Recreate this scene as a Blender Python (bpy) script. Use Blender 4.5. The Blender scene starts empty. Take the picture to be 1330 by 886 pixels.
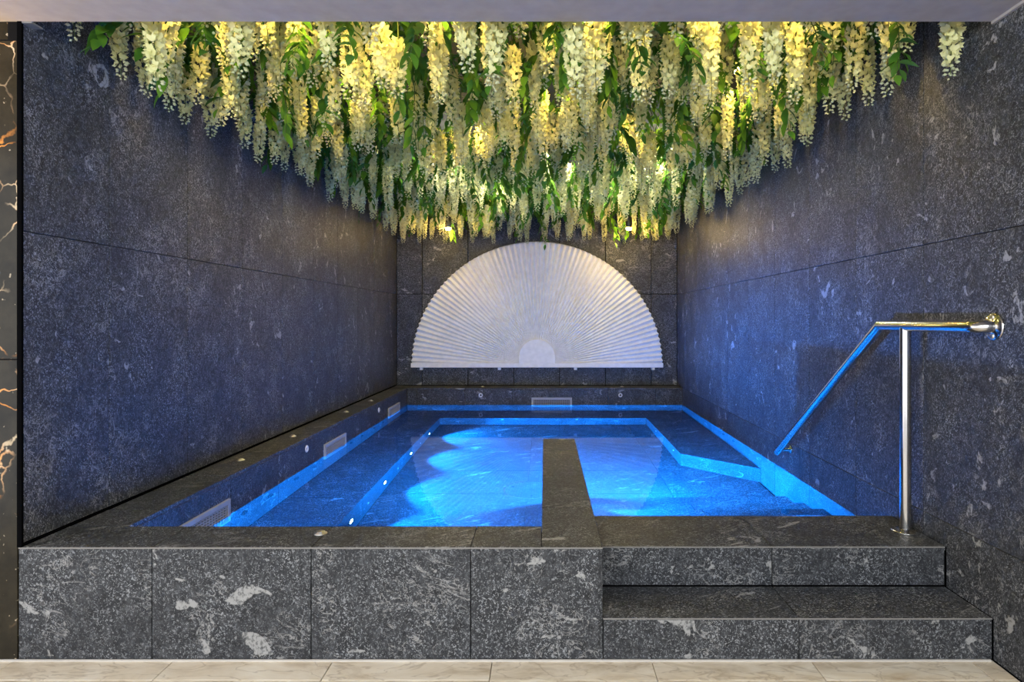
import bpy, math, random
from mathutils import Vector, Matrix
random.seed(7)
scene = bpy.context.scene
COL = scene.collection
PI = math.pi

# ------------------------------------------------------------------ camera, world, big lights, exposure
cam_data = bpy.data.cameras.new('camera')
cam = bpy.data.objects.new('camera', cam_data)
COL.objects.link(cam)
cam.location = (0, 0, 1.283)
cam.rotation_euler = (PI / 2, 0, 0)
cam_data.sensor_width = 36.0
cam_data.lens = 793 / 1330 * 36.0
cam_data.shift_x = -42 / 1330
cam_data.shift_y = -27 / 1330
cam_data.clip_start = 0.05
scene.camera = cam

world = bpy.data.worlds.new('room_ambience')
scene.world = world
world.use_nodes = True
bg = world.node_tree.nodes['Background']
bg.inputs['Color'].default_value = (0.95, 0.98, 1.05, 1)
bg.inputs['Strength'].default_value = 2.3

def area_light(name, loc, rot, sx, sy, power, color):
    l = bpy.data.lights.new(name, 'AREA')
    l.shape = 'RECTANGLE'; l.size = sx; l.size_y = sy; l.energy = power; l.color = color
    o = bpy.data.objects.new(name, l); COL.objects.link(o)
    o.location = loc; o.rotation_euler = rot
    return o
# the ceiling lamps of the spa room behind the camera
area_light('room_lamp_light', (-1.0, -0.9, 2.36), (math.radians(58), 0, 0), 1.6, 0.7, 126, (0.93, 0.98, 1.0))
area_light('room_lamp_light', (1.1, -0.9, 2.36), (math.radians(58), 0, 0), 1.6, 0.7, 126, (0.93, 0.98, 1.0))

scene.view_settings.view_transform = 'Standard'
scene.view_settings.look = 'None'
scene.view_settings.exposure = 0.0
scene.view_settings.gamma = 1.0
scene.view_settings.use_curve_mapping = False
scene.cycles.caustics_refractive = True
scene.cycles.caustics_reflective = False
scene.cycles.max_bounces = 10
scene.cycles.diffuse_bounces = 4
scene.cycles.transmission_bounces = 8
scene.cycles.transparent_max_bounces = 8
scene.cycles.sample_clamp_indirect = 6.0
scene.cycles.use_denoising = True

# ------------------------------------------------------------------ key measures (metres)
YF, YB = 2.30, 7.99             # front plane of the pool surround, back wall
CURB = 0.428                    # height of the pool rim
WATER = 0.216
BENCH, FLOOR = -0.22, -0.60     # underwater bench and basin floor
XLC = -1.7255                   # inner face of the left rim
YC = 2.533                      # inner face of the front rim
YBC = 7.68                      # inner face of the back rim
PL, PR, PE = -0.0116, 0.22, 4.407   # divider: left, right, end
SY1, SY2 = 2.573, 2.977         # front of the upper step, inner face of the upper step
SZ1, SZ2 = 0.161, 0.330
CEIL, NICHE = 2.408, 2.95
def xl(y): return -1.969 + (y - YF) * 0.006     # left wall face
def xr(y): return 1.695 + (y - YF) * 0.0075     # right wall face

# ------------------------------------------------------------------ materials
def new_mat(name):
    m = bpy.data.materials.new(name); m.use_nodes = True
    nt = m.node_tree
    p = nt.nodes['Principled BSDF']
    return m, nt, p
def node(nt, typ, **kw):
    n = nt.nodes.new(typ)
    for k, v in kw.items(): setattr(n, k, v)
    return n
def link(nt, a, b): nt.links.new(a, b)
def math_node(nt, op, a, b=None, c=None):
    n = node(nt, 'ShaderNodeMath', operation=op)
    for i, v in enumerate((a, b, c)):
        if v is None: continue
        if isinstance(v, (int, float)): n.inputs[i].default_value = v
        else: link(nt, v, n.inputs[i])
    return n.outputs[0]
def ramp(nt, fac, stops):
    r = node(nt, 'ShaderNodeValToRGB')
    e = r.color_ramp.elements
    while len(e) < len(stops): e.new(0.5)
    for el, (p, c) in zip(e, stops):
        el.position = p; el.color = c if len(c) == 4 else (*c, 1)
    link(nt, fac, r.inputs[0]); return r.outputs[0]
def g(v): return (v, v, v, 1)
def mix(nt, fac, a, b):
    n = node(nt, 'ShaderNodeMix', data_type='RGBA')
    if isinstance(fac, (int, float)): n.inputs[0].default_value = fac
    else: link(nt, fac, n.inputs[0])
    for i, v in ((6, a), (7, b)):
        if isinstance(v, tuple): n.inputs[i].default_value = v if len(v) == 4 else (*v, 1)
        else: link(nt, v, n.inputs[i])
    return n.outputs[2]
def noise(nt, vec, scale, detail=4, rough=0.5, dist=0.0):
    n = node(nt, 'ShaderNodeTexNoise')
    n.inputs['Scale'].default_value = scale; n.inputs['Detail'].default_value = detail
    n.inputs['Roughness'].default_value = rough; n.inputs['Distortion'].default_value = dist
    link(nt, vec, n.inputs['Vector']); return n.outputs['Fac']
def piece_vec(nt, shift=40.0, rot=(0, 0, 0), scl=(1, 1, 1)):
    """world position, offset per object so that grain breaks at every joint"""
    geo = node(nt, 'ShaderNodeNewGeometry'); oi = node(nt, 'ShaderNodeObjectInfo')
    m = math_node(nt, 'MULTIPLY', oi.outputs['Random'], shift)
    cmb = node(nt, 'ShaderNodeCombineXYZ')
    link(nt, m, cmb.inputs[0]); link(nt, math_node(nt, 'MULTIPLY', m, 1.7), cmb.inputs[1]); link(nt, math_node(nt, 'MULTIPLY', m, -0.9), cmb.inputs[2])
    mp = node(nt, 'ShaderNodeMapping'); mp.inputs['Rotation'].default_value = rot; mp.inputs['Scale'].default_value = scl
    link(nt, geo.outputs['Position'], mp.inputs['Vector'])
    add = node(nt, 'ShaderNodeVectorMath', operation='ADD')
    link(nt, mp.outputs[0], add.inputs[0]); link(nt, cmb.outputs[0], add.inputs[1])
    return add.outputs[0], oi.outputs['Random']

def make_stone(name, rough, gain=1.0, crisp=1.0):
    m, nt, p = new_mat(name)
    v, rnd = piece_vec(nt, 40, (math.radians(40), math.radians(-38), math.radians(15)), (1.15, 1.15, 0.85))
    K = lambda x, y, z: (x * gain, y * gain, z * gain, 1)
    base = ramp(nt, noise(nt, v, 34, 9, 0.74), [(0.34, K(0.011, 0.012, 0.0145)), (0.50, K(0.030, 0.032, 0.037)), (0.68, K(0.078, 0.082, 0.090))])
    def slanted(d, along, across):
        """coordinates stretched along direction d"""
        e1 = Vector(d).normalized(); e2 = e1.cross(Vector((0.3, -0.8, 0.5))).normalized(); e3 = e1.cross(e2)
        cmb = node(nt, 'ShaderNodeCombineXYZ')
        for i, (e, s) in enumerate(((e1, along), (e2, across), (e3, across))):
            dp = node(nt, 'ShaderNodeVectorMath', operation='DOT_PRODUCT'); link(nt, v, dp.inputs[0]); dp.inputs[1].default_value = tuple(e * s)
            link(nt, dp.outputs['Value'], cmb.inputs[i])
        return cmb.outputs[0]
    # short pale mica strokes in two directions
    s1 = ramp(nt, noise(nt, slanted((0.7, 0.9, 1.0), 0.7, 1.35), 118, 2, 0.55, 0.9), [(0.590, g(0)), (0.640, g(1))])
    s2 = ramp(nt, noise(nt, slanted((1.0, -0.8, 0.25), 0.75, 1.3), 104, 2, 0.55, 0.9), [(0.597, g(0)), (0.647, g(1))])
    patch = ramp(nt, noise(nt, v, 5.0, 4, 0.6), [(0.36, g(0.30)), (0.64, g(1))])
    gm = math_node(nt, 'MULTIPLY', math_node(nt, 'MAXIMUM', s1, s2), patch)
    c = mix(nt, math_node(nt, 'MULTIPLY', gm, 0.85), base, K(0.33, 0.342, 0.36))
    # pale quartz streaks, slanting, with ragged ends
    w = slanted((0.62, 0.80, 1.0), 1.05, 4.6)
    blob = noise(nt, w, 2.3, 4, 0.58, 1.1)
    sparse = ramp(nt, noise(nt, v, 2.2, 2, 0.5), [(0.42, g(0)), (0.54, g(1))])
    edge = math_node(nt, 'MULTIPLY', noise(nt, v, 46, 4, 0.65), 0.11)
    val = math_node(nt, 'ADD', math_node(nt, 'MULTIPLY', blob, sparse), edge)
    vein = ramp(nt, val, [(0.675, g(0)), (0.702, g(1))])
    vein = math_node(nt, 'MULTIPLY', vein, ramp(nt, noise(nt, v, 75, 3, 0.6), [(0.38, g(0.35)), (0.50, g(1))]))
    c = mix(nt, math_node(nt, 'MULTIPLY', vein, 0.85), c, K(0.36, 0.36, 0.355))
    fine = math_node(nt, 'ABSOLUTE', math_node(nt, 'SUBTRACT', noise(nt, w, 3.0, 5, 0.6, 1.6), 0.47))
    fmask = ramp(nt, noise(nt, v, 4.1, 2, 0.5), [(0.55, g(0)), (0.59, g(1))])
    fv = math_node(nt, 'MULTIPLY', ramp(nt, fine, [(0.007, g(1)), (0.014, g(0))]), fmask)
    c = mix(nt, math_node(nt, 'MULTIPLY', fv, 0.7), c, K(0.33, 0.325, 0.32))
    link(nt, c, p.inputs['Base Color'])
    p.inputs['Roughness'].default_value = rough
    p.inputs['Specular IOR Level'].default_value = 0.28
    b = node(nt, 'ShaderNodeBump'); b.inputs['Strength'].default_value = 0.15; b.inputs['Distance'].default_value = 0.002
    link(nt, noise(nt, v, 60, 4, 0.6), b.inputs['Height']); link(nt, b.outputs[0], p.inputs['Normal'])
    return m
STONE = make_stone('dark_granite', 0.52, 0.92)
POOLSTONE = make_stone('dark_granite_wet', 0.5, 0.75)

def flat(name, col, rough=0.5, metal=0.0, spec=0.5):
    m, nt, p = new_mat(name)
    v, _ = piece_vec(nt, 9)
    n = ramp(nt, noise(nt, v, 18, 4), [(0.3, tuple(c * 0.93 for c in col)), (0.7, tuple(min(1, c * 1.05) for c in col))])
    link(nt, n, p.inputs['Base Color'])
    p.inputs['Roughness'].default_value = rough; p.inputs['Metallic'].default_value = metal
    p.inputs['Specular IOR Level'].default_value = spec
    return m
MORTAR = flat('dark_mortar', (0.006, 0.006, 0.007), 1.0, spec=0.1)
BLACK = flat('black_profile', (0.003, 0.003, 0.0035), 1.0, spec=0.0)
EDGE = flat('stone_edge', (0.20, 0.19, 0.18), 0.7)
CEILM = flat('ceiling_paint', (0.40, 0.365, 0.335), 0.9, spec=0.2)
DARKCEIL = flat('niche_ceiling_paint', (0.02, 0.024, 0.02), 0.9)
WHITE = flat('white_lacquer', (0.86, 0.86, 0.865), 0.55)
STEEL = flat('polished_steel', (0.62, 0.61, 0.60), 0.16, 1.0)
CHROME = flat('jet_chrome', (0.65, 0.66, 0.68), 0.25, 1.0)
PLASTIC = flat('grey_grille_plastic', (0.34, 0.34, 0.36), 0.5)
DARKPL = flat('dark_recess', (0.015, 0.016, 0.02), 0.6)
SILIC = flat('white_silicone', (0.52, 0.49, 0.45), 0.7)
LAMPBODY = flat('lamp_metal', (0.10, 0.10, 0.10), 0.4, 0.8)

def make_cream():
    m, nt, p = new_mat('cream_marble')
    v, _ = piece_vec(nt, 30, (0, 0, math.radians(35)), (1, 2.2, 1))
    c = ramp(nt, noise(nt, v, 5, 8, 0.62, 0.6), [(0.30, (0.44, 0.35, 0.24)), (0.5, (0.66, 0.57, 0.44)), (0.72, (0.76, 0.69, 0.57))])
    band = math_node(nt, 'ABSOLUTE', math_node(nt, 'SUBTRACT', noise(nt, v, 4, 4, 0.5, 1.0), 0.5))
    c = mix(nt, ramp(nt, band, [(0, g(0.55)), (0.02, g(0))]), c, (0.33, 0.25, 0.17, 1))
    link(nt, c, p.inputs['Base Color']); p.inputs['Roughness'].default_value = 0.35
    return m
CREAM = make_cream()

def make_marble():
    m, nt, p = new_mat('black_gold_marble')
    v, _ = piece_vec(nt, 30)
    warp = node(nt, 'ShaderNodeTexNoise'); warp.inputs['Scale'].default_value = 4.5; warp.inputs['Detail'].default_value = 5
    link(nt, v, warp.inputs['Vector'])
    sc = node(nt, 'ShaderNodeVectorMath', operation='SCALE'); sc.inputs['Scale'].default_value = 0.22
    link(nt, warp.outputs['Color'], sc.inputs[0])
    ad = node(nt, 'ShaderNodeVectorMath', operation='ADD'); link(nt, v, ad.inputs[0]); link(nt, sc.outputs[0], ad.inputs[1])
    vo = node(nt, 'ShaderNodeTexVoronoi', feature='DISTANCE_TO_EDGE'); vo.inputs['Scale'].default_value = 6.5
    link(nt, ad.outputs[0], vo.inputs['Vector'])
    vein = ramp(nt, vo.outputs['Distance'], [(0.0, g(1)), (0.010, g(0.8)), (0.026, g(0))])
    mask = ramp(nt, noise(nt, v, 3.0, 3), [(0.47, g(0)), (0.60, g(1))])
    tone = ramp(nt, noise(nt, v, 7, 3), [(0.40, (0.80, 0.30, 0.05)), (0.62, (0.80, 0.62, 0.40))])
    base = ramp(nt, noise(nt, v, 6, 7, 0.6), [(0.35, (0.012, 0.010, 0.006)), (0.7, (0.034, 0.028, 0.017))])
    c = mix(nt, math_node(nt, 'MULTIPLY', vein, mask), base, tone)
    fleck = ramp(nt, noise(nt, v, 45, 2), [(0.70, g(0)), (0.74, g(1))])
    c = mix(nt, math_node(nt, 'MULTIPLY', fleck, 0.6), c, (0.55, 0.45, 0.32, 1))
    link(nt, c, p.inputs['Base Color']); p.inputs['Roughness'].default_value = 0.25; p.inputs['Specular IOR Level'].default_value = 0.25
    return m
MARBLE = make_marble()

def make_leafy(name, c0, c1, trans, rough=0.5, tr_gain=1.0):
    m, nt, p = new_mat(name)
    oi = node(nt, 'ShaderNodeObjectInfo'); geo = node(nt, 'ShaderNodeNewGeometry')
    f = noise(nt, geo.outputs['Position'], 9, 2)
    f = math_node(nt, 'ADD', math_node(nt, 'MULTIPLY', f, 0.6), math_node(nt, 'MULTIPLY', oi.outputs['Random'], 0.4))
    c = ramp(nt, f, [(0.25, c0), (0.75, c1)])
    link(nt, c, p.inputs['Base Color']); p.inputs['Roughness'].default_value = rough
    p.inputs['Specular IOR Level'].default_value = 0.25
    t = node(nt, 'ShaderNodeBsdfTranslucent'); link(nt, c, t.inputs['Color'])
    mx = node(nt, 'ShaderNodeMixShader'); mx.inputs[0].default_value = trans
    link(nt, p.outputs[0], mx.inputs[1]); link(nt, t.outputs[0], mx.inputs[2])
    link(nt, mx.outputs[0], nt.nodes['Material Output'].inputs['Surface'])
    return m
PETAL = make_leafy('cream_petal', (0.76, 0.76, 0.38), (0.87, 0.855, 0.49), 0.35)
BUD = make_leafy('green_cream_bud', (0.60, 0.64, 0.38), (0.72, 0.72, 0.48), 0.3)
LEAF = make_leafy('wisteria_leaf', (0.030, 0.120, 0.016), (0.130, 0.290, 0.025), 0.45)
STEM = make_leafy('green_stem', (0.06, 0.10, 0.02), (0.10, 0.14, 0.04), 0.0)

def make_water():
    m, nt, p = new_mat('still_pool_water')
    nt.nodes.remove(p)
    rf = node(nt, 'ShaderNodeBsdfRefraction'); rf.inputs['IOR'].default_value = 1.33; rf.inputs['Roughness'].default_value = 0.0
    rf.inputs['Color'].default_value = (0.97, 0.99, 1, 1)
    gs = node(nt, 'ShaderNodeBsdfAnisotropic'); gs.inputs['Roughness'].default_value = 0.0; gs.inputs['Color'].default_value = (1, 1, 1, 1)
    fr = node(nt, 'ShaderNodeFresnel'); fr.inputs['IOR'].default_value = 1.33
    mx = node(nt, 'ShaderNodeMixShader')
    link(nt, math_node(nt, 'MULTIPLY', fr.outputs[0], 0.5), mx.inputs[0]); link(nt, rf.outputs[0], mx.inputs[1]); link(nt, gs.outputs[0], mx.inputs[2])
    link(nt, mx.outputs[0], nt.nodes['Material Output'].inputs['Surface'])
    return m
WATERM = make_water()
def make_emit(name, col, s):
    m, nt, p = new_mat(name)
    p.inputs['Base Color'].default_value = (0.8, 0.8, 0.8, 1)
    p.inputs['Emission Color'].default_value = (*col, 1); p.inputs['Emission Strength'].default_value = s
    return m
BLUE = (0.002, 0.21, 1.0)
POOLGLOW = make_emit('pool_lamp_lens', (0.40, 0.74, 1.0), 18)
WARM = (1.0, 0.66, 0.16)
WARMGLOW = make_emit('warm_bulb', (1.0, 0.66, 0.22), 60)

# ------------------------------------------------------------------ mesh helpers
class MB:
    def __init__(s): s.v = []; s.f = []; s.sm = []
    def add(s, vs, fs, smooth=False, M=None):
        k = len(s.v)
        s.v += [tuple(M @ Vector(v)) for v in vs] if M is not None else [tuple(v) for v in vs]
        s.f += [tuple(i + k for i in f) for f in fs]; s.sm += [smooth] * len(fs)
    def box(s, x0, x1, y0, y1, z0, z1, c=0.0, M=None):
        if c <= 0:
            vs = [(x, y, z) for x in (x0, x1) for y in (y0, y1) for z in (z0, z1)]
            s.add(vs, [(0, 1, 3, 2), (4, 6, 7, 5), (0, 4, 5, 1), (2, 3, 7, 6), (0, 2, 6, 4), (1, 5, 7, 3)], M=M); return
        vs = []; idx = {}
        for i, x in enumerate((x0, x1)):
            for j, y in enumerate((y0, y1)):
                for k, z in enumerate((z0, z1)):
                    sx, sy, sz = (1 if i == 0 else -1), (1 if j == 0 else -1), (1 if k == 0 else -1)
                    for a in range(3):
                        q = [x + sx * c, y + sy * c, z + sz * c]; q[a] = (x, y, z)[a]
                        idx[(i, j, k, a)] = len(vs); vs.append(tuple(q))
        fs = []
        for a in range(3):
            b, d = (a + 1) % 3, (a + 2) % 3
            for s0 in (0, 1):
                def key(u, w):
                    t = [0, 0, 0]; t[a] = s0; t[b] = u; t[d] = w; return idx[(*t, a)]
                f = (key(0, 0), key(1, 0), key(1, 1), key(0, 1))
                fs.append(f if s0 else f[::-1])
            for u in (0, 1):            # edges parallel to axis a
                for w in (0, 1):
                    t0 = [0, 0, 0]; t0[b] = u; t0[d] = w; t1 = list(t0); t1[a] = 1
                    f = (idx[(*t0, b)], idx[(*t1, b)], idx[(*t1, d)], idx[(*t0, d)])
                    fs.append(f)
        for i in (0, 1):
            for j in (0, 1):
                for k in (0, 1): fs.append((idx[(i, j, k, 0)], idx[(i, j, k, 1)], idx[(i, j, k, 2)]))
        s.add(vs, fs, M=M)
    def prism(s, poly, z0, z1):
        n = len(poly)
        vs = [(x, y, z0) for x, y in poly] + [(x, y, z1) for x, y in poly]
        fs = [tuple(range(n))[::-1], tuple(range(n, 2 * n))] + [(i, (i + 1) % n, n + (i + 1) % n, n + i) for i in range(n)]
        s.add(vs, fs)
    def tube(s, pts, r, seg=16, caps=True):
        pts = [Vector(p) for p in pts]; n = len(pts)
        rr = r if isinstance(r, (list, tuple)) else [r] * n
        vs = []; prev = None
        for i, p in enumerate(pts):
            t = (pts[min(i + 1, n - 1)] - pts[max(i - 1, 0)]).normalized()
            if prev is None:
                a = Vector((0, 0, 1)) if abs(t.z) < 0.9 else Vector((1, 0, 0))
                u = t.cross(a).normalized()
            else: u = (prev - t * prev.dot(t)).normalized()
            prev = u; w = t.cross(u)
            for k in range(seg):
                an = 2 * PI * k / seg
                vs.append(tuple(p + (u * math.cos(an) + w * math.sin(an)) * rr[i]))
        fs = [(i * seg + k, i * seg + (k + 1) % seg, (i + 1) * seg + (k + 1) % seg, (i + 1) * seg + k) for i in range(n - 1) for k in range(seg)]
        s.add(vs, fs, True)
        if caps:
            s.add([vs[k] for k in range(seg)], [tuple(range(seg))[::-1]])
            s.add([vs[(n - 1) * seg + k] for k in range(seg)], [tuple(range(seg))])
    def lathe(s, prof, seg=24, M=None, smooth=True):
        n = len(prof); vs = []
        for r, z in prof:
            for k in range(seg): vs.append((r * math.cos(2 * PI * k / seg), r * math.sin(2 * PI * k / seg), z))
        fs = [(i * seg + k, i * seg + (k + 1) % seg, (i + 1) * seg + (k + 1) % seg, (i + 1) * seg + k) for i in range(n - 1) for k in range(seg)]
        if prof[0][0] > 1e-6: fs.append(tuple(range(seg))[::-1])
        if prof[-1][0] > 1e-6: fs.append(tuple((n - 1) * seg + k for k in range(seg)))
        s.add(vs, fs, smooth, M)
    def mesh(s, name, mat):
        me = bpy.data.meshes.new(name)
        me.from_pydata(s.v, [], s.f)
        me.polygons.foreach_set('use_smooth', s.sm)
        me.materials.append(mat); me.update()
        return me
RECEIVERS = []
def put(name, me, parent=None, M=None, recv=False):
    o = bpy.data.objects.new(name, me); COL.objects.link(o)
    if parent is not None: o.parent = parent
    if M is not None: o.matrix_local = M
    if recv: RECEIVERS.append(o)
    return o
def obj(name, mb, mat, parent=None, M=None, recv=False): return put(name, mb.mesh(name, mat), parent, M, recv)
def struct(name, mb, mat, M=None, label=None, recv=True):
    o = obj(name, mb, mat, None, M, recv); o['kind'] = 'structure'
    if label: o['label'] = label
    return o
def tag(o, label, cat, group=None, kind=None):
    o['label'] = label; o['category'] = cat
    if group: o['group'] = group
    if kind: o['kind'] = kind
    return o
def thing(name, label, cat, loc=(0, 0, 0), rot=(0, 0, 0), group=None):
    o = bpy.data.objects.new(name, None); COL.objects.link(o)
    o.location = loc; o.rotation_euler = rot; o.empty_display_size = 0.05
    return tag(o, label, cat, group)
ORD = ['first', 'second', 'third', 'fourth', 'fifth', 'sixth', 'seventh', 'eighth', 'ninth', 'tenth', 'eleventh', 'twelfth', 'thirteenth', 'fourteenth', 'fifteenth', 'sixteenth', 'seventeenth', 'eighteenth', 'nineteenth', 'twentieth']

TILES = {}
T, GAP = 0.018, 0.0032
def tile(parent, mat, o, u, v, n, du, dv, name='tile', t=T, c=0.0014, gap=GAP):
    """one stone tile: corner o, spans du along u and dv along v, its face looking along n"""
    key = (round(du, 4), round(dv, 4), mat.name, round(t, 4), round(gap, 4))
    if key not in TILES:
        mb = MB(); mb.box(gap / 2, du - gap / 2, gap / 2, dv - gap / 2, -t, 0, c)
        TILES[key] = mb.mesh('tile', mat)
    o, u, v, n = Vector(o), Vector(u).normalized(), Vector(v).normalized(), Vector(n).normalized()
    jig = random.uniform(-0.0006, 0.0004)
    M = Matrix(((u.x, v.x, n.x, o.x + n.x * jig), (u.y, v.y, n.y, o.y + n.y * jig), (u.z, v.z, n.z, o.z + n.z * jig), (0, 0, 0, 1)))
    return put(name, TILES[key], parent, M, True)
def tile_face(parent, mat, o, u, v, n, ucuts, vcuts, t=T, gap=GAP):
    o, U, V = Vector(o), Vector(u).normalized(), Vector(v).normalized()
    for a, b in zip(ucuts, ucuts[1:]):
        for c, d in zip(vcuts, vcuts[1:]):
            tile(parent, mat, o + U * a + V * c, u, v, n, b - a, d - c, t=t, gap=gap)
def cuts(a, b, first, step):
    """cut positions from a to b with joints at first + k * step"""
    out = [a]; k = math.ceil((a - first) / step - 1e-6); x = first + k * step
    if x <= a + 0.03: x += step
    while x < b - 0.03: out.append(x); x += step
    return out + [b]

# ------------------------------------------------------------------ structure: walls
# left wall (local frame: y runs into the niche, face looks along +x)
mb = MB(); mb.box(-0.12, -T, 0.0, 5.9, 0.40, NICHE)
wl = struct('wall_left', mb, MORTAR, Matrix.Translation((-1.969, YF, 0)) @ Matrix.Rotation(-math.atan(0.006), 4, 'Z'), 'dark granite tiled wall on the left of the pool')
tile_face(wl, STONE, (0, 0, 0), (0, 1, 0), (0, 0, 1), (1, 0, 0), cuts(0.006, 5.69, 0.46, 0.6), [CURB + 0.012, 1.62, NICHE])
mb = MB(); mb.box(-0.012, 0.0016, 0.0, 5.69, CURB, CURB + 0.011)
obj('base_gap', mb, BLACK, wl)
mb = MB(); mb.box(-0.0145, 0.002, -0.004, 0.006, CURB, CEIL)
obj('end_profile', mb, BLACK, wl)
# right wall
mb = MB(); mb.box(T, 0.12, -3.3, 5.9, -0.75, NICHE)
wr = struct('wall_right', mb, MORTAR, Matrix.Translation((1.695, YF, 0)) @ Matrix.Rotation(-math.atan(0.0075), 4, 'Z'), 'dark granite tiled wall on the right of the pool')
uc = cuts(-1.365, 5.69, 0.435, 0.6)
tile_face(wr, STONE, (0, 0, 0), (0, 1, 0), (0, 0, 1), (-1, 0, 0), uc, [CURB, 1.62, NICHE])
tile_face(wr, STONE, (0, 0, 0), (0, 1, 0), (0, 0, 1), (-1, 0, 0), [x for x in uc if x <= 0.5], [0.0, CURB])
tile_face(wr, POOLSTONE, (0, 0, 0), (0, 1, 0), (0, 0, 1), (-1, 0, 0), [x for x in uc if x >= 0.4], [-0.62, CURB])
# back wall
mb = MB(); mb.box(-2.1, 1.9, YB + T, YB + 0.12, 0.3, NICHE)
wb = struct('wall_back', mb, MORTAR, None, 'dark granite tiled wall behind the white fan')
tile_face(wb, STONE, (0, YB, 0), (1, 0, 0), (0, 0, 1), (0, -1, 0), cuts(xl(YB) + 0.002, xr(YB) - 0.002, 0.2, 0.6), [CURB + 0.004, 1.625, NICHE], gap=0.008)
# marble pillar left of the niche
mb = MB(); mb.box(-3.6, -1.988, YF + T, YF + 0.35, -0.1, CEIL)
pm = struct('wall_front', mb, MORTAR, None, 'black marble wall with gold veins beside the pool')
for a, b in zip([-3.18, -2.58, ], [-2.58, -1.984]):
    for c, d in ((0.004, 1.135), (1.135, 2.338), (2.338, CEIL)):
        tile(pm, MARBLE, (a, YF, c), (1, 0, 0), (0, 0, 1), (0, -1, 0), b - a, d - c)
# ceiling of the room, beam face and niche ceiling
mb = MB(); mb.box(-3.6, 1.74, -3.3, YF, CEIL, CEIL + 0.1)
struct('ceiling', mb, CEILM, None, 'pale plain ceiling over the front of the pool')
mb = MB(); mb.box(-2.1, 1.74, YF - 0.02, YF + 0.0005, CEIL + 0.0005, NICHE + 0.1)
struct('trim_1', mb, CEILM, None, 'pale edge of the ceiling in front of the flowers')
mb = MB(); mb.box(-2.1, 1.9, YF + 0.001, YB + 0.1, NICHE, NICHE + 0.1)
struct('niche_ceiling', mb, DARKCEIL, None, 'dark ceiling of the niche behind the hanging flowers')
mb = MB(); mb.box(xl(YF) - 0.012, xl(YF) + 0.04, YF - 0.002, YF + 0.05, CEIL - 0.006, CEIL - 0.0005)
struct('trim_2', mb, flat('grey_metal_trim', (0.35, 0.36, 0.37), 0.4, 0.7), None, 'small grey metal trim at the top corner of the left wall')
# white shadow bead along right ceiling edge
mb = MB(); mb.box(-0.012, -0.0002, -3.2, 0.0, CEIL - 0.010, CEIL)
struct('trim_3', mb, CEILM, Matrix.Translation((1.695, YF, 0)) @ Matrix.Rotation(-math.atan(0.0075), 4, 'Z'), 'pale bead between ceiling and right wall')

# floor of the room
mb = MB(); mb.box(-3.6, 1.78, -3.3, YF + 0.5, -0.12, -T)
fl = struct('floor', mb, SILIC, None, 'cream marble tiled floor in front of the pool')
xc = [-3.2, -2.6, -2.0, -1.40, -0.80, -0.20, 0.40, 1.0, 1.6, 1.69]
xc = [x + 0.004 for x in xc[:-1]] + [1.69]
tile_face(fl, CREAM, (0, 0, 0), (1, 0, 0), (0, 1, 0), (0, 0, 1), xc, [0.375, 0.975, 1.575, 2.175, YF], gap=0.0025)
mb = MB(); mb.box(-3.2, 1.68, YF - 0.007, YF - 0.0003, -0.01, 0.006)
struct('baseboard_1', mb, SILIC, None, 'white sealant line where the granite meets the cream floor')

# ------------------------------------------------------------------ structure: pool surround
FX = [-1.982, -1.479, -0.879, -0.278, PR]
mb = MB(); mb.box(-1.98, PR - 0.01, YF + T, YC - T, 0, CURB - T); mb.box(-1.96, XLC - T, YC - T, YB, -0.62, CURB - T)
mb.box(XLC - T, 1.70, YBC + T, YB, -0.62, CURB - T); mb.box(XLC - T, PR - T, YF + T, YC - T, -0.62, CURB - T); mb.box(PL + T, PR - T, YC - T, PE - T, -0.62, CURB - T)
cb = struct('pool_surround', mb, MORTAR, None, 'dark granite rim around the pool')
for a, b in zip(FX, FX[1:]):
    tile(cb, STONE, (a, YF, 0.005), (1, 0, 0), (0, 0, 1), (0, -1, 0), b - a, CURB - 0.0065 - 0.005)
for a, b in zip(FX[:3], FX[1:4]):
    tile(cb, STONE, (a, YF - 0.001, CURB), (1, 0, 0), (0, 1, 0), (0, 0, 1), b - a, YC - YF + 0.001)
tile(cb, STONE, (FX[3], YF - 0.001, CURB), (1, 0, 0), (0, 1, 0), (0, 0, 1), PL - FX[3], YC - YF + 0.001, gap=0.001)
mb = MB(); mb.box(-1.98, PR, YF - 0.0016, YF + 0.004, CURB - 0.0062, CURB - 0.0012)
obj('edge_joint', mb, EDGE, cb)
# divider top, sides, end
py = [YF - 0.001, 2.789, 3.37, 3.99, PE]
for a, b in zip(py, py[1:]): tile(cb, STONE, (PL, a, CURB), (1, 0, 0), (0, 1, 0), (0, 0, 1), PR - PL, b - a)
tile_face(cb, POOLSTONE, (PR, 0, 0), (0, 1, 0), (0, 0, 1), (1, 0, 0), py, [-0.6, CURB - 0.019], gap=0.002)
tile_face(cb, POOLSTONE, (PL, 0, 0), (0, 1, 0), (0, 0, 1), (-1, 0, 0), [YC] + py[1:], [-0.6, CURB - 0.019], gap=0.002)
tile(cb, POOLSTONE, (PL, PE, -0.6), (1, 0, 0), (0, 0, 1), (0, 1, 0), PR - PL, CURB + 0.58)
# left rim
yc = cuts(YC, YB - 0.002, 2.76, 0.6)
for a, b in zip(yc, yc[1:]):
    tile(cb, STONE, (xl(a), a, CURB), (1, 0, 0), (0, 1, 0), (0, 0, 1), XLC - xl(a), b - a)
tile_face(cb, POOLSTONE, (XLC, 0, 0), (0, 1, 0), (0, 0, 1), (1, 0, 0), cuts(YC, YBC, 2.76, 0.6), [BENCH, CURB - 0.019])
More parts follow.
